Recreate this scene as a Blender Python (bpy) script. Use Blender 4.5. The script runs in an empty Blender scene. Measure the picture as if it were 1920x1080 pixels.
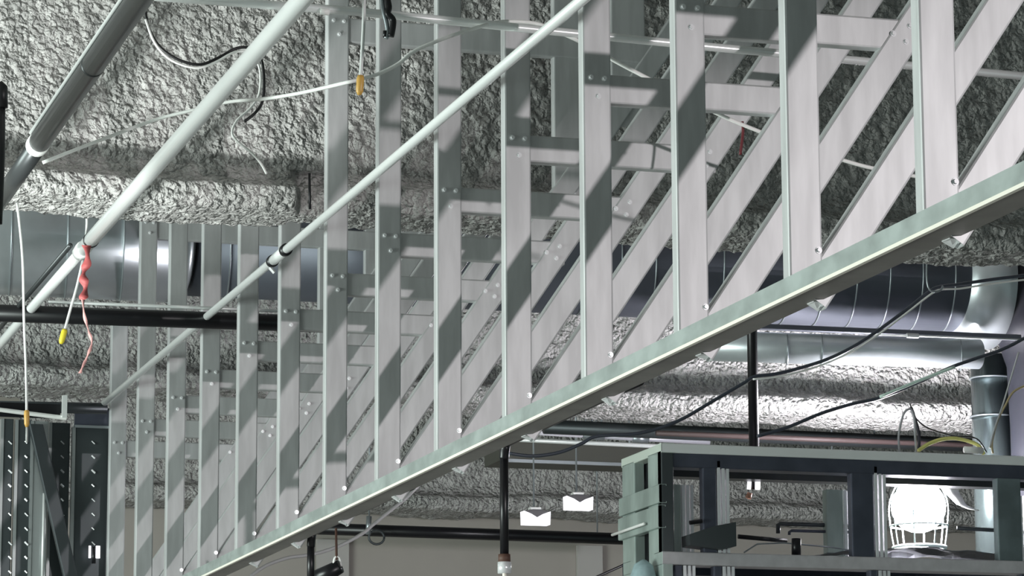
import bpy, bmesh, math, random
from mathutils import Vector, Matrix, noise
random.seed(7)
sc = bpy.context.scene
COL = sc.collection
EYE = 1.6                       # camera height above the floor (m)
FPX = 6238.58                   # focal length in pixels of the 1920 px wide frame
YAW, PIT, ROL = math.radians(16.6233), math.radians(10.5109), math.radians(-0.2503)

# ------------------------------------------------------------------ camera
F = Vector((math.sin(YAW)*math.cos(PIT), math.cos(YAW)*math.cos(PIT), math.sin(PIT)))
R0 = Vector((math.cos(YAW), -math.sin(YAW), 0)); U0 = R0.cross(F)
R = R0*math.cos(ROL) + U0*math.sin(ROL); U = U0*math.cos(ROL) - R0*math.sin(ROL)
cd = bpy.data.cameras.new('camera'); cam = bpy.data.objects.new('camera', cd); COL.objects.link(cam)
cd.sensor_width = 36; cd.lens = 36*FPX/1920; cd.clip_start = .05; cd.clip_end = 200
M = Matrix((R, U, -F)).transposed().to_4x4(); M.translation = Vector((0, 0, EYE)); cam.matrix_world = M
sc.camera = cam

# ------------------------------------------------------------------ world, exposure, lamps
w = bpy.data.worlds.new('world'); sc.world = w; w.use_nodes = True
bg = w.node_tree.nodes['Background']; bg.inputs[0].default_value = (.76, 1.0, .985, 1); bg.inputs[1].default_value = .30
sc.view_settings.view_transform = 'Standard'; sc.view_settings.look = 'None'
sc.view_settings.exposure = 0.0; sc.view_settings.gamma = 1; sc.view_settings.use_curve_mapping = False

def light(name, kind, loc, energy, color, size=.1, target=None, sy=None):
    ld = bpy.data.lights.new(name, kind); ld.energy = energy; ld.color = color
    if kind == 'AREA':
        ld.shape = 'RECTANGLE'; ld.size = size; ld.size_y = sy or size
    else: ld.shadow_soft_size = size
    o = bpy.data.objects.new(name, ld); o.location = loc; COL.objects.link(o)
    if target is not None:
        o.rotation_euler = (Vector(target)-Vector(loc)).to_track_quat('-Z', 'Y').to_euler()
    return o
# the temporary lamp hanging right of the camera: throws the diagonal shadows on the studs
def spot(o, deg, blend): o.data.spot_size = math.radians(deg); o.data.spot_blend = blend
KA, KE = math.radians(-24), math.radians(-19)
spot(light('key_lamp_light', 'SPOT', (4.96, 1.12, 3.02), 680, (1, .925, .95), .05,
     (4.96+math.sin(KA)*math.cos(KE), 1.12+math.cos(KA)*math.cos(KE), 3.02+math.sin(KE))), 55, .22)
# daylight from the open left side of the floor
light('daylight_left', 'AREA', (-6.5, 8.5, 1.9), 960, (.89, 1, .955), 6, (2.2, 8.5, 3.0), 2.6)

# unseen fill spot low on the left, added to brighten the nearest sprayed beam
spot(light('left_fill_light', 'SPOT', (.15, 8.0, 2.15), 320, (.95, 1, .975), .10, (1.15, 9.4, 4.2)), 53, .45)

# ------------------------------------------------------------------ helpers
def ray(x, y): return F + R*((x-960)/FPX) - U*((y-540)/FPX)
def P(x, y, Y): d = ray(x, y); v = d*(Y/d.y); return Vector((v.x, v.y, v.z+EYE))
def PZ(x, y, Z): d = ray(x, y); v = d*((Z-EYE)/d.z); return Vector((v.x, v.y, v.z+EYE))
def PX(x, y, X): d = ray(x, y); v = d*(X/d.x); return Vector((v.x, v.y, v.z+EYE))

def link(name, bm, mat, parent=None, smooth=False):
    me = bpy.data.meshes.new(name)
    bmesh.ops.recalc_face_normals(bm, faces=bm.faces[:])
    bm.to_mesh(me); bm.free(); me.materials.append(mat)
    if smooth:
        for p in me.polygons: p.use_smooth = True
    o = bpy.data.objects.new(name, me); COL.objects.link(o)
    if parent: o.parent = parent; o.matrix_parent_inverse = parent.matrix_world.inverted()
    return o
def tag(o, label, cat, group=None):
    o['label'] = label; o['category'] = cat
    if group: o['group'] = group
    return o
def thing(name, label, cat, loc, group=None):
    o = bpy.data.objects.new(name, None); COL.objects.link(o); o.location = loc
    o.matrix_world = Matrix.Translation(loc); o.empty_display_size = .1
    return tag(o, label, cat, group)
def struct(name, bm, mat, smooth=False):
    o = link(name, bm, mat, None, smooth); o['kind'] = 'structure'; return o
def box(bm, x0, x1, y0, y1, z0, z1):
    vs = [bm.verts.new(v) for v in ((x0,y0,z0),(x1,y0,z0),(x1,y1,z0),(x0,y1,z0),(x0,y0,z1),(x1,y0,z1),(x1,y1,z1),(x0,y1,z1))]
    for f in ((0,3,2,1),(4,5,6,7),(0,1,5,4),(1,2,6,5),(2,3,7,6),(3,0,4,7)): bm.faces.new([vs[i] for i in f])
    return bm
def B(*a): return box(bmesh.new(), *a)
def extrude(bm, prof, A, D, u, v):
    """prof: closed 2D polygon in (u,v), swept from A to D."""
    a = [bm.verts.new(A + u*p + v*q) for p, q in prof]; d = [bm.verts.new(D + u*p + v*q) for p, q in prof]
    n = len(prof)
    for i in range(n): bm.faces.new((a[i], a[(i+1) % n], d[(i+1) % n], d[i]))
    bm.faces.new(a[::-1]); bm.faces.new(d); return bm
def chan(bm, A, D, u, v, w, fl, lip=.006, t=.0014):
    """C section: web centred on A-D line, flanges along v."""
    h = w/2; r = .0022
    r = .0045; m = r*.293
    outer = [(-h+lip, fl), (-h, fl), (-h, r), (-h+m, m), (-h+r, 0), (h-r, 0), (h-m, m), (h, r), (h, fl), (h-lip, fl)]
    inner = [(h-lip, fl-t), (h-t, fl-t), (h-t, r), (h-r, t), (-h+r, t), (-h+t, r), (-h+t, fl-t), (-h+lip, fl-t)]
    if lip <= t:
        outer = [(-h, fl), (-h, r), (-h+m, m), (-h+r, 0), (h-r, 0), (h-m, m), (h, r), (h, fl)]
        inner = [(h-t, fl), (h-t, r), (h-r, t), (-h+r, t), (-h+t, r), (-h+t, fl)]
    return extrude(bm, outer+inner, Vector(A), Vector(D), u.normalized(), v.normalized())
def spline(pts, n=8):
    pts = [Vector(p) for p in pts]
    if len(pts) < 3: return pts
    out = []
    for i in range(len(pts)-1):
        p0 = pts[max(i-1, 0)]; p1 = pts[i]; p2 = pts[i+1]; p3 = pts[min(i+2, len(pts)-1)]
        for k in range(n):
            t = k/n
            out.append(.5*((2*p1)+(p2-p0)*t+(2*p0-5*p1+4*p2-p3)*t*t+(3*p1-p0-3*p2+p3)*t**3))
    return out + [pts[-1]]
def tube(bm, pts, r, seg=10, cap=True):
    rings = []; pts = [Vector(p) for p in pts]; up = None
    for i, p in enumerate(pts):
        t = (pts[min(i+1, len(pts)-1)] - pts[max(i-1, 0)]).normalized()
        if up is None: up = t.orthogonal().normalized()
        up = (up - t*up.dot(t)).normalized(); s = t.cross(up)
        rr = r[i] if isinstance(r, (list, tuple)) else r
        rings.append([bm.verts.new(p + (up*math.cos(a)+s*math.sin(a))*rr) for a in (2*math.pi*j/seg for j in range(seg))])
    for a, b in zip(rings, rings[1:]):
        for j in range(seg): bm.faces.new((a[j], a[(j+1) % seg], b[(j+1) % seg], b[j]))
    if cap: bm.faces.new(rings[0][::-1]); bm.faces.new(rings[-1])
    return bm
def T(pts, r, seg=10, sm=0): return tube(bmesh.new(), spline(pts, sm) if sm else pts, r, seg)
X_, Y_, Z_ = Vector((1,0,0)), Vector((0,1,0)), Vector((0,0,1))

# ------------------------------------------------------------------ materials
def mat(name, col, rough=.5, metal=0.0, emit=None, es=0, var=0, vscale=40, stretch=(1,1,1), bump=0, bscale=60, col2=None):
    m = bpy.data.materials.new(name); m.use_nodes = True; nt = m.node_tree; b = nt.nodes['Principled BSDF']
    b.inputs['Base Color'].default_value = (*col, 1); b.inputs['Roughness'].default_value = rough; b.inputs['Metallic'].default_value = metal
    if emit: b.inputs['Emission Color'].default_value = (*emit, 1); b.inputs['Emission Strength'].default_value = es
    if var or bump:
        tc = nt.nodes.new('ShaderNodeTexCoord'); mp = nt.nodes.new('ShaderNodeMapping'); mp.inputs['Scale'].default_value = stretch
        nt.links.new(tc.outputs['Object'], mp.inputs[0])
    if var:
        n = nt.nodes.new('ShaderNodeTexNoise'); n.inputs['Scale'].default_value = vscale; n.inputs['Detail'].default_value = 4
        nt.links.new(mp.outputs[0], n.inputs['Vector'])
        cr = nt.nodes.new('ShaderNodeValToRGB'); c2 = col2 or tuple(c*(1-var) for c in col); c1 = tuple(min(1, c*(1+var*.6)) for c in col)
        cr.color_ramp.elements[0].position = .35; cr.color_ramp.elements[1].position = .65
        cr.color_ramp.elements[0].color = (*c2, 1); cr.color_ramp.elements[1].color = (*c1, 1)
        nt.links.new(n.outputs[0], cr.inputs[0]); nt.links.new(cr.outputs[0], b.inputs['Base Color'])
    if bump:
        n2 = nt.nodes.new('ShaderNodeTexNoise'); n2.inputs['Scale'].default_value = bscale; n2.inputs['Detail'].default_value = 6
        nt.links.new(mp.outputs[0], n2.inputs['Vector'])
        bp = nt.nodes.new('ShaderNodeBump'); bp.inputs['Strength'].default_value = bump; bp.inputs['Distance'].default_value = .01
        nt.links.new(n2.outputs[0], bp.inputs['Height']); nt.links.new(bp.outputs[0], b.inputs['Normal'])
    return m
GALV = mat('galvanized_steel', (.54, .55, .55), .48, .30, var=.12, vscale=10, stretch=(3, 3, .5))
TRACK = mat('galvanized_track_steel', (.36, .405, .39), .5, .25, var=.22, vscale=16, stretch=(1, .6, 1))
TRACKIN = mat('track_web_steel', (.30, .285, .27), .5, .3, var=.15, vscale=8)
CREAM = mat('cream_edge_bead', (.95, .90, .80), .35)
def spray_mat():
    m = mat('spray_fireproofing', (.62, .61, .59), .95, var=.22, vscale=26); nt = m.node_tree; b = nt.nodes['Principled BSDF']
    mp = [n for n in nt.nodes if n.type == 'MAPPING'][0]
    n1 = nt.nodes.new('ShaderNodeTexNoise'); n1.inputs['Scale'].default_value = 30; n1.inputs['Detail'].default_value = 2
    nt.links.new(mp.outputs[0], n1.inputs['Vector'])
    mx = nt.nodes.new('ShaderNodeMix'); mx.data_type = 'RGBA'; mx.inputs[0].default_value = .04
    nt.links.new(mp.outputs[0], mx.inputs[6]); nt.links.new(n1.outputs['Color'], mx.inputs[7])
    v = nt.nodes.new('ShaderNodeTexVoronoi'); v.feature = 'SMOOTH_F1'; v.inputs['Scale'].default_value = 45; v.inputs['Smoothness'].default_value = .35
    nt.links.new(mx.outputs[2], v.inputs['Vector'])
    n2 = nt.nodes.new('ShaderNodeTexNoise'); n2.inputs['Scale'].default_value = 75; n2.inputs['Detail'].default_value = 4
    nt.links.new(mp.outputs[0], n2.inputs['Vector'])
    ma = nt.nodes.new('ShaderNodeMath'); ma.operation = 'MULTIPLY_ADD'; ma.inputs[1].default_value = -1.0
    nt.links.new(v.outputs['Distance'], ma.inputs[0]); nt.links.new(n2.outputs[0], ma.inputs[2])
    bp = nt.nodes.new('ShaderNodeBump'); bp.inputs['Strength'].default_value = 1; bp.inputs['Distance'].default_value = .034
    nt.links.new(ma.outputs[0], bp.inputs['Height']); nt.links.new(bp.outputs[0], b.inputs['Normal'])
    return m
SPRAY = spray_mat()
CONC = mat('concrete', (.30, .30, .29), .9, var=.2, vscale=3)
WALLM = mat('beige_drywall', (.40, .37, .335), .9, var=.05, vscale=2)
WALLP = mat('pale_drywall_patch', (.47, .45, .43), .9, var=.05, vscale=2)
EMT = mat('conduit_steel', (.95, .97, .96), .30, .32)
EMTD = mat('dull_conduit_steel', (.055, .06, .062), .33, .5)
BLACK = mat('black_pipe_paint', (.006, .006, .008), .35)
BLACKR = mat('black_rubber', (.01, .01, .011), .4)
DARKM = mat('dark_steel', (.07, .08, .085), .4, .5)
WHITE = mat('white_cable_jacket', (.95, .95, .92), .4)
SCREWM = mat('zinc_screw', (.95, .96, .97), .22, .35)
DUCTM = mat('spiral_duct_steel', (.62, .67, .69), .30, .48, var=.12, vscale=5)
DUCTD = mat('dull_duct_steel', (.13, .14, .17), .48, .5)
SEAM = mat('duct_seam_steel', (.38, .42, .44), .35, .7)
NUT = mat('amber_wire_nut', (.62, .36, .08), .4)
NUTY = mat('yellow_wire_nut', (.85, .70, .05), .4)
RED = mat('faded_red_tape', (.45, .10, .10), .6)
PINK = mat('pink_tape_tail', (.75, .40, .38), .6)
GLOBE = mat('lit_lamp_globe', (1, 1, 1), .5, emit=(.97, .94, 1), es=290)
SIGN = mat('lit_white_panel', (1, 1, 1), .5, emit=(.95, .93, 1), es=1.6)
PLAST = mat('pale_plastic_cage', (.80, .92, .90), .4)
YELLOW = mat('yellow_cable', (.80, .78, .25), .45)
BROWN = mat('rust_brown_coupling', (.10, .05, .035), .6)
WOODC = mat('tan_cable', (.38, .31, .17), .5)

# ------------------------------------------------------------------ the setting
DECK = EYE + 3.0
struct('floor', B(-14, 16, -6, 19, -.2, 0), CONC)
struct('ceiling', B(-14, 16, -6, 19, DECK, DECK+.2), mat('deck_underside', (.34, .33, .32), .95, var=.3, vscale=20, bump=.8, bscale=30))
struct('wall_far', B(-14, 16, 17.05, 17.25, 0, DECK), WALLM)

def spray_beam(name, label, Yf, depth, zb, fh, x0, x1, res, amp, notch=None, freq=34):
    """sprayed wide-flange beam along X: front flange face at Yf, bottom at zb, flange height fh."""
    yc = Yf+depth/2; tw = .05; ins = depth/2-tw
    prof = [(tw, DECK+.02-zb)]
    # (y offset from centre (negative = front), z above zb)
    path = [(-tw, DECK+.02-zb), (-tw, fh+.05), (-tw-.03, fh+.01), (-depth/2+.03, fh), (-depth/2, fh-.02), (-depth/2, .025), (-depth/2+.02, 0),
            (depth/2-.02, 0), (depth/2, .025), (depth/2, fh-.02), (depth/2-.03, fh), (tw+.03, fh+.01), (tw, fh+.05), (tw, DECK+.02-zb)]
    pts = []
    for (a, b), (c, d) in zip(path, path[1:]):
        L = math.hypot(c-a, d-b); rr = res if (a < tw+.001 or max(b, d) < .03) else res*5
        n = max(1, round(L/rr))
        for k in range(n): pts.append((a+(c-a)*k/n, b+(d-b)*k/n))
    pts.append(path[-1])
    bm = bmesh.new(); nx = int((x1-x0)/res); rows = []
    N = len(pts)
    nrm = []
    for i in range(N):
        a = pts[max(i-1, 0)]; c = pts[min(i+1, N-1)]; dx, dz = c[0]-a[0], c[1]-a[1]; l = math.hypot(dx, dz) or 1
        nrm.append((-dz/l*-1*-1, dx/l*-1))      # outward
    for i in range(nx+1):
        x = x0+(x1-x0)*i/nx; row = []
        k = 1.0
        if notch and notch[0] < x < notch[1]:
            k = 1-notch[2]*min(1, min(x-notch[0], notch[1]-x)/.02)
        wave = noise.noise(Vector((x*1.7, Yf, 3.1)))*.018
        for j, (dy, dz) in enumerate(pts):
            d2 = dy*k if abs(dy) > tw else dy
            v = Vector((x, yc+d2, zb+dz))
            q = Vector((v.x*.9 + v.z*.45, v.y, v.z*.85 - v.x*.3))*freq
            wq = q + noise.noise_vector(q*.6)*.9
            d = noise.voronoi(wq*.95)[0]
            h = (.55 - d[0])*1.5 + noise.noise(q*2.1)*.35
            h = h*amp + noise.noise(v*4)*amp*.5
            ny, nz = nrm[j]
            row.append(bm.verts.new((v.x, v.y - abs(h)*0 + ny*h, v.z + nz*h + (wave if dz < fh+.03 else 0))))
        rows.append(row)
    for a, b in zip(rows, rows[1:]):
        for j in range(N-1): bm.faces.new((a[j], a[j+1], b[j+1], b[j]))
    o = link(name, bm, SPRAY, None, True); return tag(o, label, 'beam')
spray_beam('sprayed_beam', 'nearest lumpy grey sprayed ceiling beam, crossing the upper left with bright lower edge', 9.42, .31, EYE+2.037, .085, .85, 5.3, .009, .010, (2.15, 2.31, .55))
spray_beam('sprayed_beam', 'second sprayed beam, behind the big duct, its lower edge lit white by the work lamp', 13.18, .40, EYE+2.068, .08, 1.2, 8.2, .016, .013, None, 24)
spray_beam('sprayed_beam', 'furthest sprayed beam, just above the beige wall behind the two small hanging lights', 16.6, .40, EYE+2.03, .08, 2.4, 9.5, .024, .014, None, 20)

# ------------------------------------------------------------------ stud frame
X0, Y0, S = 2.1945, 4.9677, .6096
ZT = EYE+1.127; ZB = ZT-.035
W = .066
NK = 14
ORD = ['nearest', 'second', 'third', 'fourth', 'fifth', 'sixth', 'seventh', 'eighth', 'ninth', 'tenth', 'eleventh', 'twelfth', 'thirteenth', 'last']
def ordr(k): return 'first' if k == 0 else ORD[k]
def screw(par, x, y, z, n=0, up=None):
    bm = bmesh.new()
    tube(bm, [(x, y, z), (x, y-.0012, z)], .0065, 12); tube(bm, [(x, y-.001, z), (x, y-.0055, z)], [.0045, .0042], 6)
    return link('screw', bm, SCREWM, par)
tana = 1.47; ang = math.atan(tana)
for k in range(NK):
    y = Y0+k*S
    top = DECK if k < 13 else EYE+2.285
    st = thing('metal_stud', 'upright galvanized stud rising from the slanting track, %s counted from the right' % ordr(k), 'stud', (X0+W/2, y, ZB+.002), 'upright studs standing in the bottom track')
    link('channel', chan(bmesh.new(), (X0+W/2, y, ZB+.002), (X0+W/2, y, top), X_, Y_, W, .031), GALV, st)
    for dx, z in ((.019, 1.7985), (.050, 1.798), (.036, 1.757)): screw(st, X0+dx, y, EYE+z)
    screw(st, X0+.058, y, ZT+.052)
    if k in (2, 7, 12):
        for dx, z in ((.019, 2.563), (.050, 2.562), (.036, 2.522)): screw(st, X0+dx, y, EYE+z)
    # diagonal brace
    c = lambda dx: EYE + 1.021 + tana*dx
    d0, d1 = .047, (DECK-.06-(EYE+1.021))/tana
    if k == 13: d1 = .80
    br = thing('diagonal_brace', 'sloping galvanized brace leaning right from the foot of the %s upright from the right' % ordr(k), 'brace', (X0+d0, y+.0035, c(d0)), 'sloping braces at the feet of the uprights')
    u = Vector((-math.sin(ang), 0, math.cos(ang)))
    link('channel', chan(bmesh.new(), (X0+d0, y+.0030, c(d0)), (X0+d1, y+.0030, c(d1)), u, Y_, .064, .030), GALV, br)
    for dx, z in ((.482, 1.776), (.520, 1.7955), (.510, 1.761)): screw(br, X0+dx, y+.003, EYE+z)
    # horizontal cross brace
    hb = thing('cross_brace', 'level galvanized brace tying upright to sloping brace, %s counted from the right' % ordr(k), 'brace', (X0+.006, y+.006, EYE+1.7765), 'level braces between uprights and sloping braces')
    link('channel', chan(bmesh.new(), (X0+.006, y+.006, EYE+1.7765), (X0+.535, y+.006, EYE+1.7765), Z_, Y_, .066, .028), GALV, hb)
    if k in (2, 7, 12):
        nm = {2: 'nearest', 7: 'middle', 12: 'furthest'}[k]
        hb2 = thing('upper_cross_brace', 'higher level brace above the main row, %s of its kind' % nm, 'brace', (X0+.006, y+.006, EYE+2.538), 'higher level braces')
        link('channel', chan(bmesh.new(), (X0+.006, y+.006, EYE+2.538), (3.21, y+.006, EYE+2.538), Z_, Y_, .074, .028), GALV, hb2)
        for (xa, xb, zz) in ((2.893, 2.985, 2.02), (3.075, 3.185, 2.30)):
            pos = 'left' if xa < 3 else 'right'
            ip = thing('inner_stud', 'inner hanging upright above the sloping brace, %s one of the %s inner pair' % (pos, nm), 'stud', ((xa+xb)/2, y+.009, EYE+zz), 'inner hanging uprights')
            link('channel', chan(bmesh.new(), ((xa+xb)/2, y+.009, EYE+zz), ((xa+xb)/2, y+.009, DECK), X_, Y_, xb-xa, .028), GALV, ip)
            if xa < 3:
                for dx, z in ((2.925, 2.112), (2.955, 2.085), (2.90, 2.085)): screw(ip, dx, y+.009, EYE+z)
# bottom track
ya, yb = Y0-1.0, Y0+13.6*S
tr = thing('bottom_track', 'long galvanized bottom track running from upper right to lower left under the studs', 'track', (X0+W/2, ya, ZB))
link('channel', chan(bmesh.new(), (X0+W/2, ya, ZB), (X0+W/2, yb, ZB), X_, Z_, W+.005, .035, 0, .0014), TRACK, tr)
link('underside_liner', B(X0+.004, X0+W+.001, ya, yb, ZB-.0035, ZB-.0005), TRACKIN, tr)['label'] = 'brownish grey underside'
link('edge_bead', B(X0-.0045, X0+.004, ya, yb, ZB-.0055, ZB+.0012), CREAM, tr)['label'] = 'thin cream edge strip'
for k in range(0, 13):
    y = Y0+k*S+.02; bm = bmesh.new()
    tilt = random.uniform(-.006, .006)
    vs = [(X0+W-.012, y, ZB-.004), (X0+W+.010, y+tilt, ZB-.006), (X0+W+.008, y+.03, ZB-.012+tilt), (X0+W-.014, y+.028, ZB-.004)]
    a = [bm.verts.new(v) for v in vs]; b = [bm.verts.new((v[0], v[1], v[2]-.0018)) for v in vs]
    bm.faces.new(a); bm.faces.new(b[::-1])
    for i in range(4): bm.faces.new((a[i], a[(i+1) % 4], b[(i+1) % 4], b[i]))
    link('bent_tab', bm, SCREWM, tr)['label'] = 'bright bent metal tab'

# ------------------------------------------------------------------ conduits and pipes
def ring(bm, p, d, r0, L, seg=20): return tube(bm, [Vector(p)-d*L/2, Vector(p)+d*L/2], r0, seg)
zc = EYE+1.93
t = thing('steel_conduit', 'long thin bright conduit crossing in front of the studs from top middle to lower left', 'conduit', (2.15, 4, zc))
link('tube', T([(2.145, 4.0, zc), (2.145, 13.0, zc)], .0125, 20), EMT, t, True)
ya = PX(540, 452, 2.145).y
link('coupling', ring(bmesh.new(), (2.145, ya+.12, zc), Y_, .0155, .16), EMT, t, True)
for dy in (.03, .21):
    bm = ring(bmesh.new(), (2.145, ya+dy, zc), Y_, .0185, .025)
    link('clamp', bm, BLACK, t, True)['label'] = 'dark clamp band'
link('set_screw', T([(2.145, ya+.25, zc-.012), (2.16, ya+.25, zc-.028)], .006, 8), SCREWM, t)
t = thing('steel_conduit', 'wide bright conduit slanting from the top edge down over the big duct', 'conduit', (1.56, 4.5, zc))
link('tube', T([(1.56, 4.5, zc), (1.56, 9.75, zc)], .0215, 24), EMT, t, True)
link('narrow_tube', T([(1.56, 9.74, zc), (1.562, 13.1, zc)], .0160, 20), EMT, t, True)
link('coupling', ring(bmesh.new(), (1.56, 9.72, zc), Y_, .0245, .06), EMT, t, True)
link('tie_wire', ring(bmesh.new(), (1.56, 9.55, zc), Y_, .0235, .012), BLACK, t, True)['label'] = 'dark tie wire'
tag(link('thin_side_conduit', T([(1.522, 9.7, zc+.01), (1.518, 13.1, zc+.004)], .008, 10), EMTD, None, True), 'thin dull conduit running close along the left of the wide bright conduit, below the ribbon', 'conduit')
t = thing('iron_pipe', 'dark grey iron pipe slanting across the top left corner with white joint', 'pipe', (1.221, 5, zc))
link('tube', T([(1.221, 5.0, zc), (1.221, 8.33, zc)], .0275, 28), EMTD, t, True)
link('lower_tube', T([(1.221, 8.33, zc-.003), (1.221, 9.22, zc-.003)], .0245, 28), EMTD, t, True)
link('joint_tape', ring(bmesh.new(), (1.221, 8.34, zc), Y_, .0295, .05), WHITE, t, True)['label'] = 'white tape at the joint'
link('weld_bead', ring(bmesh.new(), (1.221, 7.5, zc), Y_, .0282, .02), EMTD, t, True)
tag(link('thin_conduit', T([(1.195, 5.0, zc+.018), (1.195, 8.3, zc+.018)], .0045, 10), EMT, None, True), 'thin bright wire run along the upper left of the dark iron pipe', 'wire')
t = thing('level_conduit', 'thin bright level conduit crossing near the top edge from left to right', 'conduit', (1.2, 7.1, EYE+1.993))
link('tube', T([(1.20, 7.1, EYE+1.995), (1.74, 7.1, EYE+1.995), (2.6, 7.1, EYE+1.972), (3.7, 7.1, EYE+1.950)], .0098, 16), EMT, t, True)
link('tube_end', T([(1.668, 7.088, EYE+1.986), (1.688, 7.088, EYE+1.985)], .0075, 12), WHITE, t, True)
# black level pipe
t = thing('black_level_pipe', 'black level pipe crossing under the big duct at left, ending behind the studs', 'pipe', (1.2, 10.76, EYE+1.845))
link('tube', T([P(-120, 583, 10.76), P(690, 611, 10.76)], .0285, 24), BLACK, t, True)
link('highlight_strip', T([P(90, 566, 10.75), P(680, 589, 10.75)], .0058, 10), EMT, t, True)['label'] = 'bright thin highlight along the top'  # pale tube modelling the highlight along the top of the pipe
# black pipe far
t = thing('black_far_pipe', 'black sprinkler pipe running level in front of the beige wall', 'pipe', (3.3, 16.2, EYE+1.875))
a, b = P(590, 991, 16.2), P(1180, 1011, 16.2)
link('tube', T([a, b], .030, 20), BLACK, t, True)
for x in (706,):
    p = P(x, 1000, 16.1)
    link('hanger_ring', T([p+Vector(((.040)*math.cos(q), 0, .035*math.sin(q)-.02)) for q in [i*math.pi/8 for i in range(17)]], .006, 6), DARKM, t, True)
link('pipe_clip', T([P(692, 968, 16.1), P(690, 1002, 16.1)], .014, 8), SEAM, t, True)

# big spiral duct
def duct(name, label, Y, z, r, x0, x1, seams, m, parts=(), seamm=SEAM, sr=.006):
    t = thing(name, label, 'duct', (x0, Y, z))
    link('shell', T([(x0, Y, z), (x1, Y, z)], r, 64), m, t, True)
    for i, x in enumerate(seams):
        bm = bmesh.new(); n = 48; pts = [Vector((x+.03*math.cos(a), Y+(r+.001)*math.cos(a), z+(r+.001)*math.sin(a))) for a in (2*math.pi*j/n for j in range(n+1))]
        tube(bm, pts, sr, 6); link('seam', bm, seamm, t, True)
    return t
dz = EYE+2.565; dY = 12.625; dr = .243
t = duct('round_duct', 'large shiny round duct at left, hanging below the nearest sprayed beam', dY, dz, dr, .8, 2.40, [1.75+.215*i+.0 for i in range(3)], DUCTM, sr=.0035)
link('end_collar', T([(2.375, dY, dz), (2.41, dY, dz), (2.43, dY, dz), (2.44, dY, dz)], [dr+.004, dr+.004, dr-.03, dr-.05], 48), DUCTM, t, True)
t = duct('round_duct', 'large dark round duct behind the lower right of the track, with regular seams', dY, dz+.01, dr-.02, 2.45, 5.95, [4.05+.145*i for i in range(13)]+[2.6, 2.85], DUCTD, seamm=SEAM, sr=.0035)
xc = P(1862, 560, dY-.2).x
link('elbow_collar', T([(xc-.10, dY, dz), (xc-.02, dY, dz), (xc+.08, dY, dz)], [dr-.01, dr+.01, dr+.035], 48, ), DUCTM, t, True)['label'] = 'bright flared collar'
elb = [(xc+.10, dY, dz+.0), (xc+.20, dY, dz-.02), (xc+.33, dY, dz-.12), (xc+.40, dY, dz-.30), (xc+.41, dY, dz-.6), (xc+.41, dY, dz-1.3)]
link('elbow', T(elb, [dr+.02]+[dr-.01]*5, 40, 0), mat('near_black_duct', (.012, .013, .02), .6), t, True)['label'] = 'dark elbow turning down'  # elbow coloured near black all over
# small bright duct
sa, sb = P(1330, 648, 12.45), P(1835, 664, 12.45)
t = thing('small_duct', 'small round duct under the large one, lit white by the work lamp', 'duct', sa)
link('shell', T([sa, sb], .062, 40), DUCTM, t, True)
for x in (1405, 1475, 1540, 1800):
    q = P(x, 650+(x-1330)*.032, 12.45)
    pts = [q+Vector((.02*math.cos(a), .0635*math.cos(a), .0635*math.sin(a))) for a in (2*math.pi*j/32 for j in range(33))]
    link('seam', T(pts, .003, 6), SEAM, t, True)
t = thing('hanger_rail', 'long thin dull rail running between the large and small ducts', 'rail', P(1400, 612, 12.3))
link('rail', chan(bmesh.new(), P(1300, 606, 12.3), P(1915, 632, 12.3), Z_, Y_, .022, .03, 0), DUCTD, t)
link('thin_rod', T([P(1640, 627, 12.28), P(1915, 637, 12.28)], .0035, 8), EMT, t, True)
link('rod_nut', T([P(1700, 629, 12.27), P(1722, 630, 12.27)], .010, 6), SCREWM, t)
# upright duct at right
p0, p1 = P(1858, 690, 12.9), P(1858, 880, 12.9)
t = thing('upright_duct', 'upright dull duct at the far right standing behind the dark header', 'duct', p0)
link('shell', T([Vector((p0.x, 12.9, p1.z-.6)), Vector((p0.x, 12.9, p0.z+.05))], .088, 40), mat('greenish_duct_steel', (.16, .20, .20), .22, .8), t, True)
for yy in (710, 782):
    q = P(1858, yy, 12.9); pts = [q+Vector((.0885*math.cos(a), .0885*math.sin(a), 0)) for a in (2*math.pi*j/32 for j in range(33))]
    link('band', T(pts, .004, 6), SEAM, t, True)

# black hanging rods / drops
def drop(px, ytop, ybot, Y, r, label, elbow=False):
    a, b = P(px, ytop, Y), P(px+.5, ybot, Y); b.x = a.x; b.y = a.y
    t = thing('black_drop_pipe', label, 'pipe', b)
    link('tube', T([b, a], r, 20), BLACK, t, True)
    if elbow:
        link('elbow', T(spline([a-Vector((0,0,.02)), a+Vector((0,-.015,.012)), a+Vector((0,-.06,.022)), a+Vector((0,-1.2,.022))], 6), r*1.12, 16), BLACK, t, True)
    return t, a, b
t, a, b = drop(1403, 225, 860, 12.2, .0205, 'black upright pipe dropping from the large duct to behind the dark header')
t, a, b = drop(945, 846, 1042, 9.0, .0125, 'black sprinkler drop pipe with bright cap, hanging below the middle of the track', True)
link('coupling', T([b+Vector((0,0,.004)), b-Vector((0,0,.018))], .0175, 20), BROWN, t, True)['label'] = 'rust brown coupling'
link('cap', T([b-Vector((0,0,.018)), b-Vector((0,0,.050))], .0195, 24), SCREWM, t, True)['label'] = 'shiny metal cap'
link('tip', T([b-Vector((0,0,.05)), b-Vector((0,0,.09))], .006, 10), CREAM, t, True)
t, a, b = drop(583, 1012, 1100, 9.9, .0115, 'short black drop pipe below the left half of the track', True)
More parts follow.
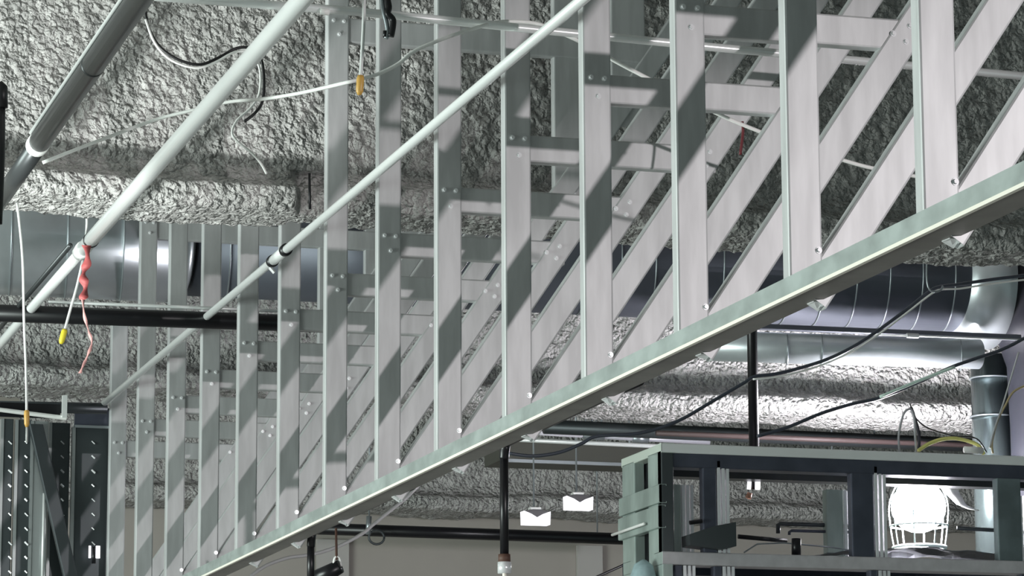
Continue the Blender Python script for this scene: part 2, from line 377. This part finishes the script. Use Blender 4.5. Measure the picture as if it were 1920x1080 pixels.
# hanging spotlight
t = thing('black_spotlight', 'black cylindrical spotlight at the bottom edge on a thin stem', 'spotlight', P(632, 1050, 10.2))
link('stem', T([P(630, 990, 10.2), P(631, 1050, 10.2)], .004, 8), BROWN, t, True)
link('yoke', T([P(625, 1062, 10.2), P(628, 1046, 10.2), P(636, 1046, 10.2), P(640, 1062, 10.2)], .004, 6, 4), WHITE, t, True)
a = P(638, 1062, 10.2); b = P(590, 1088, 10.25)
link('housing', T([a+(a-b)*.02, a, b], [.014, .022, .030], 24), BLACK, t, True)

# two small hanging lights
for (x, y, tx, nm) in ((1004, 971, 995, 'left, lower'), (1084, 943, 1075, 'right, higher')):
    Yp = 15.0; c = P(x, y, Yp)
    t = thing('hanging_light', 'small white lit rectangular light on a thin rod, %s one of the two' % nm, 'light', c, 'small white hanging lights')
    hw, hh = .064, .034
    outl = [(-hw, -hh), (hw, -hh), (hw+.002, hh*.85), (hw*.45, hh*.45), (0, -hh*.05), (-hw*.45, hh*.45), (-hw-.002, hh*.85)]
    bm = bmesh.new(); extrude(bm, outl, c+Vector((0, -.03, 0)), c+Vector((0, .03, 0)), X_, Z_); link('lit_panel', bm, SIGN, t)
    outl = [(-hw*.95, hh*.9), (-hw*.45, hh*.47), (0, -hh*.03), (hw*.45, hh*.47), (hw*.95, hh*.9), (hw*.3, hh*1.1), (-hw*.3, hh*1.1)]
    bm = bmesh.new(); extrude(bm, outl, c+Vector((0, -.027, 0)), c+Vector((0, .027, 0)), X_, Z_); link('dark_bracket', bm, BLACK, t)
    link('top_cap', B(c.x-.03, c.x+.022, Yp-.02, Yp+.02, c.z+hh*1.12, c.z+hh*1.42), WHITE, t)
    link('rod', T([(c.x-.008, Yp, c.z+hh*1.3), (c.x-.008, Yp, DECK)], .0045, 8), SEAM, t, True)

# pipes and flat duct below second beam
t = thing('white_level_pipe', 'bright level pipe behind the track, below the white-lit beam edge', 'pipe', P(1010, 812, 14.2))
link('tube', T([P(960, 806, 14.2), P(1100, 814, 14.2)], .018, 16), mat('white_pipe', (.8, .8, .85), .3, .2), t, True)
link('joint', T([P(1093, 814, 14.2), P(1132, 817, 14.2)], .022, 16), SEAM, t, True)
link('far_tube', T([P(1105, 816, 14.2), P(1330, 828, 14.2)], .015, 16), mat('pale_grey_pipe', (.6, .6, .66), .3, .3), t, True)
link('coupling', T([P(1186, 821, 14.2), P(1215, 823, 14.2)], .020, 16), SEAM, t, True)
tag(link('grey_level_pipe', T([P(960, 824, 14.3), P(1700, 858, 14.3)], .010, 12), EMT, None, True), 'thin grey level pipe just below the bright level pipe', 'pipe')
for i, (x0_, x1_) in enumerate(((1015, 1300), (1000, 1330))):
    pass
a, b = P(940, 862, 15.6), P(1300, 873, 15.6)
t = thing('flat_duct', 'dark flat duct running level behind the hanging rods with pale lower edge', 'duct', a)
link('shell', B(a.x, b.x+2.2, 15.6, 15.9, a.z, a.z+.11), mat('olive_duct', (.10, .10, .085), .6, .2), t)
link('lower_edge', B(a.x, b.x+2.2, 15.585, 15.6, a.z-.012, a.z+.004), SEAM, t)
a, b = P(1030, 800, 13.9), P(1300, 806, 13.9)
tag(link('dark_level_pipe', T([P(1020, 800, 13.75), P(1900, 838, 13.75)], .032, 16), DARKM, None, True), 'dark level pipe tucked under the white-lit beam edge', 'pipe')
tag(link('rust_level_pipe', T([P(1230, 812, 13.6), P(1900, 838, 13.6)], .012, 12), mat('rusty_pipe', (.10, .07, .068), .5), None, True), 'thin rusty brown level pipe under the white-lit beam edge, above the dark header', 'pipe')

def rods(par, pts, Y, r=.005):
    for x, y in pts:
        q = P(x, y, Y); link('hanger_rod', T([q, Vector((q.x, q.y, DECK+.01))], r, 8), SEAM, par, True)
rods(bpy.data.objects['white_level_pipe'], ((1098, 812), (1128, 815), (1260, 822)), 14.2)
rods(bpy.data.objects['grey_level_pipe'], ((1180, 834), (1560, 852)), 14.3)
rods(bpy.data.objects['dark_level_pipe'], ((1110, 803), (1640, 826)), 13.75)
rods(bpy.data.objects['black_far_pipe'], ((692, 992), (1120, 1006)), 16.2, .004)

# beige wall: paler sheets
tag(link('drywall_sheet', B(P(596, 1040, 17).x, P(656, 1040, 17).x, 17.02, 17.045, 0.0, P(600, 1010, 17).z), WALLP), 'pale drywall strip on the beige wall behind the black spotlight', 'drywall')
tag(link('drywall_sheet', B(P(1085, 1040, 17).x, P(1132, 1040, 17).x, 17.02, 17.045, 0.0, P(1100, 1022, 17).z), WALLP), 'paler drywall strip on the beige wall left of the green header post', 'drywall')

# ------------------------------------------------------------------ dark header (bulkhead frame) with work lamp behind
HM = mat('shaded_galvanized', (.085, .093, .125), .4, .5, var=.2, vscale=8)  # header's shade from the key lamp put into the steel colour
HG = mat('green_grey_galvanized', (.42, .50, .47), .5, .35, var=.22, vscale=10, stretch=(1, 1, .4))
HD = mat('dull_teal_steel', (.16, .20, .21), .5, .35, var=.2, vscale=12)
HY = 11.6; XA = 4.04; XB = 7.0; HYB = 12.07
zt1 = EYE+1.689; z_l = EYE+1.285
def sloped(name, label, xs, y, z0, z1, m, cat, parent=None): pass
t = thing('header_top_track', 'top track of the dark box header at lower right, pale upper edge', 'track', (XA, HY, zt1))
link('front_web', chan(bmesh.new(), (XA, HY, zt1-.018), (XB, HY, zt1-.018), Z_, Y_, .036, .09, 0), mat('pale_track_edge', (.85, .87, .86), .45, .1), t)
link('side_web', chan(bmesh.new(), (XA, HY, zt1-.018), (XA, HYB, zt1-.018), Z_, X_, .036, .05, 0), mat('bright_track_edge', (.72, .80, .72), .4, .2), t)
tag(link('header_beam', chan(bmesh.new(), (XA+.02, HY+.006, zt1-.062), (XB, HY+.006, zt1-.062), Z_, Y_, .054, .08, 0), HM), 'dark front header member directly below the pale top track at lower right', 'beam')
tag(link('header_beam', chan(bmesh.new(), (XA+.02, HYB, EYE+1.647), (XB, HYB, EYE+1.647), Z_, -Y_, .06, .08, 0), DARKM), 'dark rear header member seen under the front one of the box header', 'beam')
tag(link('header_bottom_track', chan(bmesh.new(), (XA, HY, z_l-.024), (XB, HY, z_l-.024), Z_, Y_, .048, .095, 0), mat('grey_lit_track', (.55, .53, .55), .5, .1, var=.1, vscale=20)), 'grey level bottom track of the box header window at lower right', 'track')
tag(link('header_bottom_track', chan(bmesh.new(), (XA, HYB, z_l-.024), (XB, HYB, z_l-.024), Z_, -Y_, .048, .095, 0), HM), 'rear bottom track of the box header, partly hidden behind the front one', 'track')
zf = EYE+.55
def post(name, x0_, x1_, y, z0, z1, label, m, edge=None):
    t = thing(name, label, 'stud', ((x0_+x1_)/2, y, z0))
    link('channel', chan(bmesh.new(), ((x0_+x1_)/2, y, z0), ((x0_+x1_)/2, y, z1), X_, Y_, x1_-x0_, .04), m, t)
    if edge:
        for i in range(3):
            xx = x1_ + .004 + i*.018
            link('lit_flange', B(xx, xx+.011, y-.002+.001*i, y+.03, z0, z1), edge, t)
    return t
EDGE = mat('lit_flange_steel', (.88, .88, .90), .35, .4)  # lamp light on the post flanges put into a brighter steel colour
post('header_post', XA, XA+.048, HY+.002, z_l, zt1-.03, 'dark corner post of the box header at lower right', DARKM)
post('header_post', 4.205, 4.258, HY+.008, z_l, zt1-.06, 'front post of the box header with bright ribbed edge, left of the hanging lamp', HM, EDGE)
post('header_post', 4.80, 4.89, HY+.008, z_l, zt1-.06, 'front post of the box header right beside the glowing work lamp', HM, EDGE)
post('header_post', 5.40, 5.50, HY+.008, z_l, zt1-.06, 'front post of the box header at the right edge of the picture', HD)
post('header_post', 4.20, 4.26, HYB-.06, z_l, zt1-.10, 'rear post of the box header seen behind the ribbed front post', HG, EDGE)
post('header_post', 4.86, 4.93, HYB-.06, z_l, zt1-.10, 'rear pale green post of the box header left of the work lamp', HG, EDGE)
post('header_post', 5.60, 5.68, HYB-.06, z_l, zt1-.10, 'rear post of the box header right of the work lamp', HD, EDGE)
for i, xx in enumerate((4.12, 4.275, 4.90, 5.52)):
    nm = ('at the corner', 'under the ribbed post', 'under the work lamp', 'at the right edge')[i]
    post('lower_post', xx-.03, xx, HY+.01, zf, z_l-.05, 'lower post below the grey bottom track %s' % nm, HM, EDGE)
# side face of the header
def side_post(y0, y1, z0, z1, label, m=HG):
    t = thing('side_post', label, 'stud', (XA, y0, z0))
    link('channel', chan(bmesh.new(), (XA, (y0+y1)/2, z0), (XA, (y0+y1)/2, z1), Y_, X_, y1-y0, .04), m, t)
side_post(HY+.003, HY+.16, zf, zt1-.03, 'green grey side post at the near corner of the box header')
side_post(HYB-.15, HYB-.005, zf, zt1-.03, 'green grey side post at the far corner of the box header')
tag(link('side_rail', chan(bmesh.new(), (XA-.012, HY+.0, EYE+1.50), (XA-.012, HYB, EYE+1.50), Z_, X_, .07, .03), HG), 'upper green grey rail across the side of the box header', 'rail')
tag(link('side_rail', chan(bmesh.new(), (XA-.016, HY+.0, EYE+1.415), (XA-.016, HYB, EYE+1.415), Z_, X_, .085, .03), HG), 'lower ribbed green grey rail across the side of the box header', 'rail')
a = PX(1148, 1003, XA-.03); b = PX(1208, 982, XA-.03)
tag(link('protruding_rod', T([a, b], .0055, 10), WHITE, None, True), 'thin pale rod sticking out left of the side of the box header', 'rod')
tag(link('shade_sheet', B(XA+.046, XA+.052, HY+.10, HYB-.02, zf, zt1-.04), BLACK), 'added black sheet for the shade inside the side of the box header', 'panel')  # black sheet added to stand for the shade in the side gap
# bluish wrapped bundle at bottom
bm = bmesh.new(); p = PX(1209, 1122, XA-.05)
tube(bm, [p+Vector((0,0,.14)), p+Vector((0,.01,.125)), p+Vector((0,.015,.08)), p+Vector((0,.02,0)), p+Vector((0,.02,-.12))], [.010, .035, .05, .06, .065], 20)
tag(link('blue_cloth_bundle', bm, mat('pale_blue_cloth', (.35, .48, .50), .8, var=.15, vscale=30), None, True), 'pale blue wrapped bundle at the foot of the green header post', 'bundle')

# flat ducts / tools lying in the header window
zsill = z_l
tb = P(1345, 1010, HY+.2)
t = thing('black_box', 'black tapered box lying on the header sill, left of the lamp', 'box', (tb.x, tb.y, zsill))
bm = bmesh.new()
q = [P(x, y, HY-.03) for x, y in ((1293, 1002), (1340, 986), (1380, 979), (1381, 1024), (1355, 1030), (1294, 1022))]
a_ = [bm.verts.new(v) for v in q]; b_ = [bm.verts.new(v+Vector((0, .09, 0))) for v in q]
bm.faces.new(a_); bm.faces.new(b_[::-1])
for i in range(6): bm.faces.new((a_[i], a_[(i+1) % 6], b_[(i+1) % 6], b_[i]))
link('case', bm, DARKM, t)
link('handle', T([P(1293, 980, HY+.0), P(1316, 977, HY+.0)], .008, 8), BLACK, t)
tag(link('dark_conduit', T([P(1384, 1006, 12.03), P(1475, 1014, 12.03)], .009, 10), BLACK, None, True), 'short black conduit seen through the header window', 'conduit')
def bent(pts, r, Y, label, m, nm='bent_pipe', cat='pipe'):
    return tag(link(nm, T([P(x, y, Y) for x, y in pts], r, 12), m, None, True), label, cat)
bent([(1459, 1000), (1459, 984), (1462, 982), (1560, 985), (1635, 988)], .0085, 12.04, 'long dark bent pipe running level behind the header window, upper one', DARKM)
bent([(1480, 1003), (1480, 998), (1484, 995), (1560, 997), (1630, 999)], .006, 12.03, 'thin bent pipe under the upper dark one behind the header window', HM)
bent([(1795, 990), (1915, 997)], .008, 12.04, 'dark level pipe behind the header window right of the work lamp', DARKM)
bent([(1493, 1040), (1493, 1010)], .018, 11.66, 'stubby black pipe fitting standing on the header sill', BLACK, 'pipe_fitting')
bent([(1395, 1036), (1420, 1020), (1470, 1018), (1560, 1026), (1640, 1040)], .003, 11.9, 'thin pale wire curving across the header window sill', SEAM, 'wire', 'wire')

# crumpled dark sheet on sill
bm = bmesh.new(); rows = []
for i in range(26):
    row = []
    for j in range(5):
        x = P(1560, 1040, HY).x + i*.032; yy = HY+.05+j*.07
        h = .012+.035*abs(noise.noise(Vector((x*6, yy*9, 0)))) + .05*max(0, math.sin(i/25*math.pi))*(.4+.6*abs(noise.noise(Vector((x*3, yy*2, 5)))))
        row.append(bm.verts.new((x, yy, z_l+h)))
    rows.append(row)
for a, b in zip(rows, rows[1:]):
    for j in range(4): bm.faces.new((a[j], a[j+1], b[j+1], b[j]))
o = link('crumpled_sheet', bm, mat('dark_plastic_sheet', (.10, .11, .13), .35), None, False)
md = o.modifiers.new('thick', 'SOLIDIFY'); md.thickness = .003
tag(o, 'crumpled dark sheeting lying on the header sill below the work lamp', 'sheet')

# work lamp
LY = 12.55
lc = P(1722, 950, LY-.0)
t = thing('work_lamp', 'glowing caged work lamp hanging in the box header window', 'lamp', lc)
bm = bmesh.new(); bmesh.ops.create_uvsphere(bm, u_segments=32, v_segments=20, radius=.112)
for v in bm.verts: v.co.z *= .96
bm.transform(Matrix.Translation(lc)); link('globe', bm, GLOBE, t, True)
link('socket', T([lc+Vector((0,0,.09)), lc+Vector((0,0,.17))], .035, 20), BLACK, t, True)
cb = lc.z-.17
n = 40
link('cage_ring', T([Vector((lc.x+.105*math.cos(a), LY+.105*math.sin(a), cb)) for a in (2*math.pi*j/n for j in range(n+1))], .009, 8), PLAST, t, True)
link('cage_ring', T([Vector((lc.x+.118*math.cos(a), LY+.118*math.sin(a), cb+.09)) for a in (2*math.pi*j/n for j in range(n+1))], .004, 8), PLAST, t, True)
for j in range(8):
    a = 2*math.pi*j/8+.2; e = Vector((math.cos(a), math.sin(a), 0))
    link('cage_bar', T([Vector((lc.x, LY, cb))+e*.105, Vector((lc.x, LY, cb+.09))+e*.118, Vector((lc.x, LY, cb+.2))+e*.118, Vector((lc.x, LY, cb+.33))+e*.05], .003, 8, 4), PLAST, t, True)
link('lamp_cord', T([lc+Vector((0,0,.17)), lc+Vector((.02,.02,.3)), lc+Vector((.0,.05,.42))], .007, 8, 4), BLACK, t, True)
# white curved strip
pts = [P(x, y, 12.5) for x, y in ((1764, 905), (1775, 925), (1795, 945), (1815, 953), (1836, 956))]
up = [P(x, y, 12.5) for x, y in ((1772, 898), (1795, 905), (1806, 925), (1818, 945), (1836, 954))]
bm = bmesh.new(); a_ = [bm.verts.new(v) for v in pts]; b_ = [bm.verts.new(v+Vector((0, .03, 0))) for v in up]
for i in range(4): bm.faces.new((a_[i], a_[i+1], b_[i+1], b_[i]))
o = link('curved_strip', bm, WHITE, None, True); md = o.modifiers.new('thick', 'SOLIDIFY'); md.thickness = .004
tag(o, 'white curved strip right of the glowing work lamp', 'strip')
# small hanging lamp seen through header
c = P(1412, 908, 12.09)
t = thing('small_hanging_lamp', 'small twin white lamp with orange tip seen through the header window', 'lamp', c)
link('bulb', T([c+Vector((-.018, 0, -.02)), c+Vector((-.014, 0, .02))], .008, 10), SIGN, t, True)
link('bulb', T([c+Vector((.018, 0, -.02)), c+Vector((.020, 0, .02))], .010, 10), SIGN, t, True)
link('stem', T([c+Vector((0, 0, -.02)), c+Vector((0, 0, .075))], .007, 8), BLACK, t, True)
link('tip', T([c+Vector((-.022, 0, -.055)), c+Vector((-.014, 0, -.035))], [.012, .010], 10), mat('orange_tip', (.75, .38, .25), .5), t, True)
# pair of white reflections at left, built as glowing bulbs on a stem
c = P(176, 1035, 12.93)
t = thing('twin_reflection', 'pair of white reflections in front of the dark studs at lower left', 'lamp', c)
for s in (-1, 1): link('bulb', T([c+Vector((s*.016, 0, -.024)), c+Vector((s*.016, 0, .024))], .007+.002*s, 10), SIGN, t, True)
link('stem', T([c+Vector((0, 0, -.045)), c+Vector((0, 0, .02))], .008, 8), BLACK, t, True)

# ------------------------------------------------------------------ cables
def cable(nm, pts, Y, r, m, label, cat='cable', sm=6, ys=None):
    pp = [P(p[0], p[1], (p[2] if len(p) > 2 else Y)) for p in pts]
    return tag(link(nm, T(pp, r, 8, sm), m, None, True), label, cat)
cable('white_cable', [(80, 305, 8.3), (190, 262, 8.3), (290, 225, 8.3), (360, 207, 8.2), (430, 191, 8.1), (490, 186, 7.8), (560, 175, 7.4), (640, 157, 7.05), (700, 142, 7.05), (745, 121, 7.05), (775, 97, 7.05), (830, 73, 7.05), (890, 53, 7.07), (940, 41, 7.12), (1000, 43, 7.13), (1040, 57, 7.12), (1095, 82, 7.1), (1165, 121, 7.1), (1260, 170, 7.1), (1345, 213, 7.1), (1415, 243, 7.1), (1500, 275, 7.1), (1590, 303, 7.1), (1640, 316, 7.1), (1725, 332, 7.1)], 7.1, .0046, WHITE, 'long white cable sagging from the iron pipe joint across the studs to the right')
cable('black_cable', [(272, 20), (280, 55), (300, 88), (335, 112), (375, 121), (410, 108), (445, 90), (475, 92), (490, 112), (495, 150), (492, 190), (478, 212), (458, 228)], 8.6, .0042, BLACKR, 'black cable looping over the grey sprayed beam at upper left')
cable('white_loop_wire', [(273, 36), (290, 80), (320, 112), (365, 127), (400, 119), (440, 98), (470, 100), (487, 130), (486, 175), (470, 202), (445, 225), (435, 248), (445, 265), (470, 285), (488, 305), (500, 326)], 8.55, .0034, WHITE, 'thin white wire following the black looping cable, tail hanging free', 'wire')
def pigtail(pts, Y, r, label, nutm, nr, nl, tail=None):
    pp = [P(x, y, Y) for x, y in pts]
    t = thing('hanging_wire', label, 'wire', pp[-1])
    link('wire', T(pp, r, 8, 5), mat('wire_grey', (.72, .74, .72), .4), t, True)
    e = pp[-1]; d = (pp[-1]-pp[-2]).normalized()
    link('wire_nut', T([e-d*.004, e+d*.004, e+d*nl*.8, e+d*nl], [nr*.8, nr, nr*.95, nr*.5], 12), nutm, t, True)
    if tail: link('tail', T([e+d*nl]+[P(x, y, Y) for x, y in tail], r*.9, 8), mat('wire_tail_grey', (.5, .52, .5), .4), t, True)
pigtail([(683, -20), (682, 40), (679, 100), (676, 145)], 6.9, .0042, 'pale wire with amber wire nut hanging at the top in front of the studs', NUT, .0085, .040)
pigtail([(152, 398), (163, 410), (158, 470), (146, 530), (132, 580), (121, 620)], 9.9, .0042, 'grey wire with yellow wire nut hanging beside the red ribbon', NUTY, .0095, .042)
pigtail([(32, 380), (42, 480), (45, 600), (49, 700), (50, 772)], 9.55, .0038, 'long thin wire with amber nut hanging near the left edge', NUT, .008, .045, [(50, 830)])
# red ribbon
def ribbon(pts, Y, wd, m, name, parent):
    bm = bmesh.new(); rows = []
    pp = spline([P(x, y, Y) for x, y in pts], 6)
    for i, p in enumerate(pp):
        a = .6*math.sin(i*.7); wv = Vector((math.cos(a), math.sin(a), 0))*wd*(.7+.3*math.sin(i*.9+1))
        rows.append((bm.verts.new(p-wv/2), bm.verts.new(p+wv/2)))
    for (a, b), (c, d) in zip(rows, rows[1:]): bm.faces.new((a, b, d, c))
    o = link(name, bm, m, parent, True); md = o.modifiers.new('thick', 'SOLIDIFY'); md.thickness = .0012; return o
t = thing('red_ribbon', 'faded red flagging ribbon tied on the wide conduit, tail hanging down', 'ribbon', P(162, 465, 9.5))
ribbon([(162, 460), (164, 490), (156, 515), (160, 540), (155, 562)], 9.5, .030, RED, 'knot', t)
ribbon([(155, 560), (158, 590), (166, 620), (172, 642), (165, 665), (156, 685), (150, 700)], 9.5, .011, PINK, 'tail', t)
cable('red_tie', [(1392, 228), (1393, 250), (1388, 290)], 7.11, .0035, mat('dark_red_tie', (.12, .01, .015), .5), 'thin dark red tie hanging from the white cable among the sloping braces', 'tie')
# black strap with silver clip at top
t = thing('black_strap', 'black strap with silver clip hanging from the level conduit at the top', 'strap', P(735, 40, 6.98))
link('strap', T([P(x, y, 6.98) for x, y in ((722, -20), (729, 12), (727, 25), (737, 38), (735, 60), (733, 68))], .0075, 8, 5), BLACK, t, True)
link('strap_end', T([P(x, y, 6.99) for x, y in ((722, 58), (722, 70))], .005, 8), BLACK, t, True)
link('clip', T([P(x, y, 6.99) for x, y in ((715, -10), (719, 20), (724, 40), (727, 60), (724, 72))], .0055, 8, 4), SEAM, t, True)
# hose at left edge
t = thing('black_hose', 'black hose end at the far left edge of the picture', 'hose', P(3, 300, 7.5))
link('hose', T([P(2, 200, 7.5), P(1, 300, 7.5), P(-4, 420, 7.5)], .010, 14, 4), BLACKR, t, True)
link('cuff', T([P(-2, 155, 7.5), P(3, 163, 7.5), P(3, 202, 7.5)], [.008, .014, .0145], 16), BLACKR, t, True)
# thin black rod at beam end
tag(link('threaded_rod', T([P(580, 325, 9.4), P(581, 392, 9.4)], .004, 8), BLACK, None, True), 'short thin black rod hanging at the end of the sprayed beam', 'rod')
# cables at lower right
hub = (1755, 532)
CB = mat('dark_blue_grey_cable', (.055, .065, .085), .3, .1)
cable('armoured_cable', [(1925, 516), (1860, 524), (1800, 533), (1762, 538), (1742, 547), (1700, 580), (1650, 617), (1600, 650), (1550, 674), (1500, 690), (1455, 701), (1415, 706), (1395, 718), (1340, 750), (1270, 790), (1200, 812), (1120, 818), (1090, 832), (1050, 848), (1000, 855), (955, 850)], 10.9, .0062, CB, 'grey armoured cable looping from the right edge down past the black upright pipe')
cable('white_edge_cable', [(1925, 524), (1860, 532), (1800, 541), (1765, 543), (1745, 552), (1700, 587), (1650, 625), (1600, 658), (1550, 681), (1500, 697), (1455, 707), (1412, 711)], 10.88, .0035, WHITE, 'thin white cable bundled under the grey armoured cable')
tag(link('cable_strap', T([P(1738, 482, 10.85), P(1738, 525, 10.85), P(1745, 545, 10.85), P(1762, 545, 10.85), P(1768, 536, 10.85)], .004, 8, 4), SEAM, None, True), 'metal strap holding the cables under the sprayed beam at right', 'strap')
cable('armoured_cable', [(1925, 632), (1880, 655), (1830, 672), (1780, 690), (1720, 718), (1650, 746), (1600, 757), (1540, 775), (1480, 800), (1420, 818)], 11.4, .0065, CB, 'grey armoured cable sloping from the right edge towards the header top')
cable('bright_cable_section', [(1790, 688), (1720, 715), (1650, 744)], 11.36, .0058, mat('bright_green_white_cable', (.75, .95, .85), .3), 'bright green white stretch lying on the sloping armoured cable')
cable('wire_loops', [(1687, 851), (1685, 820), (1690, 790), (1697, 772), (1708, 768), (1714, 785), (1716, 815), (1718, 851)], 11.75, .0048, mat('grey_wire', (.42, .42, .44), .5), 'grey wire loop standing on the header top left of the yellow cable', 'wire')
cable('yellow_cable', [(1722, 845), (1740, 833), (1765, 824), (1790, 822), (1815, 827), (1835, 836), (1845, 852)], 11.72, .0075, YELLOW, 'yellow white cable arched on top of the dark header')
cable('dark_wire', [(1706, 757), (1716, 782), (1735, 800), (1760, 810), (1790, 818), (1830, 822), (1850, 848)], 11.8, .003, BLACKR, 'thin dark wire falling behind the yellow cable', 'wire')
cable('tan_cable', [(1925, 722), (1900, 735), (1885, 760), (1870, 790), (1860, 830), (1862, 850)], 12.0, .0045, WOODC, 'tan cable dropping at the right edge in front of the upright duct')
cable('thin_grey_wire', [(1910, 660), (1895, 710), (1880, 760), (1866, 800), (1856, 840)], 11.95, .0035, mat('pale_grey_wire', (.5, .5, .5), .5), 'thin grey wire dropping straight at the right in front of the upright duct', 'wire')
tag(link('white_connector', T([P(1808, 843, 11.68), P(1842, 845, 11.68)], .013, 12), WHITE, None, True), 'white connector lying on the header top beside the yellow cable', 'connector')
cable('sagging_cable', [(790, 905), (760, 935), (735, 955), (698, 985), (680, 1000), (640, 1022), (600, 1036), (570, 1042), (540, 1046), (500, 1060), (470, 1080)], 13.5, .0075, mat('mid_grey_cable', (.38, .37, .37), .5), 'grey cable sagging below the track at the lower middle')
cable('sloping_cable', [(1100, 1090), (1150, 1068), (1172, 1058)], 14.0, .006, BLACKR, 'dark cable sloping up the beige wall to the green header post')

# ------------------------------------------------------------------ lower left stud wall
LWY = 12.95
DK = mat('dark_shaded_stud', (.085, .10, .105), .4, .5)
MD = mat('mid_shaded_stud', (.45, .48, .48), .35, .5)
def lstud(xa, xb, ytop, label, m, screws=0, Y=LWY, sy0=830, tilt=0):
    a, b = P(xa, ytop, Y), P(xb, ytop, Y)
    t = thing('wall_stud', label, 'stud', ((a.x+b.x)/2, Y, 0))
    link('channel', chan(bmesh.new(), ((a.x+b.x)/2, Y, 0), ((a.x+b.x)/2, Y, a.z), X_, Y_, b.x-a.x, .035), m, t)
    link('edge', B(a.x-.008, a.x+.004, Y-.003, Y+.03, 0, a.z), MD, t)['label'] = 'paler edge strip'
    for i in range(screws):
        p = P((xa+xb)/2+3, sy0+i*27, Y)
        if p.z < a.z-.03:
            s = T([p+Vector((-.006, -.0, .006)), p+Vector((.007, -.008, -.008))*random.uniform(.3, 1)], random.uniform(.0025, .0048), 8); link('screw', s, SCREWM, t)
    return t
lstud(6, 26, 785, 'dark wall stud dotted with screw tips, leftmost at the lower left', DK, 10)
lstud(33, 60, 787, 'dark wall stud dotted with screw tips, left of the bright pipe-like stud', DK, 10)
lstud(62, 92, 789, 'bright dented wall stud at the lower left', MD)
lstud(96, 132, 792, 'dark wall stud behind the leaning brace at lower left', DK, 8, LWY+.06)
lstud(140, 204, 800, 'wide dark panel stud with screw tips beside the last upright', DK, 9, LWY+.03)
a, b = P(68, 795, LWY-.05), P(142, 1120, LWY-.05)
tag(link('leaning_brace', chan(bmesh.new(), a, b, X_, Y_, .055, .03), DARKM), 'dark brace leaning across the wall studs at lower left', 'brace')
a, b = P(62, 880, LWY-.02), P(82, 1085, LWY-.02)
tag(link('bright_tube', T([P(83, 925, LWY-.02), P(79, 1100, LWY-.02)], .006, 10), EMT, None, True), 'thin bright tube standing on the dented stud at lower left', 'tube')
t = thing('ledge_angle', 'bright steel angle lying level above the lower left studs', 'angle', P(60, 776, 12.5))
pa, pb = P(-10, 767, 12.5), P(124, 784, 12.5)
link('edge', T([pa, pb], .0085, 8), WHITE, t)
link('upright', B(pb.x-.018, pb.x, 12.48, 12.5, pb.z, pb.z+.085), EMT, t)
link('web', B(pa.x, pb.x-.02, 12.52, 12.53, pb.z, pb.z+.055), BLACK, t)
t = thing('wall_top_track', 'dull steel plate at the top of the wide dark panel at lower left', 'track', P(170, 785, LWY))
q0, q1 = P(140, 764, LWY-.01), P(206, 803, LWY-.01)
link('plate', B(q0.x, q1.x, LWY-.02, LWY+.0, q1.z, q0.z), HM, t)
link('lip', B(q0.x, q1.x, LWY-.03, LWY-.02, q1.z-.004, q1.z+.006), SEAM, t)
tag(link('dark_level_duct', T([P(-10, 762, 12.75), P(200, 766, 12.75)], .022, 20), DARKM, None, True), 'dark level tube just under the second beam at lower left', 'duct')
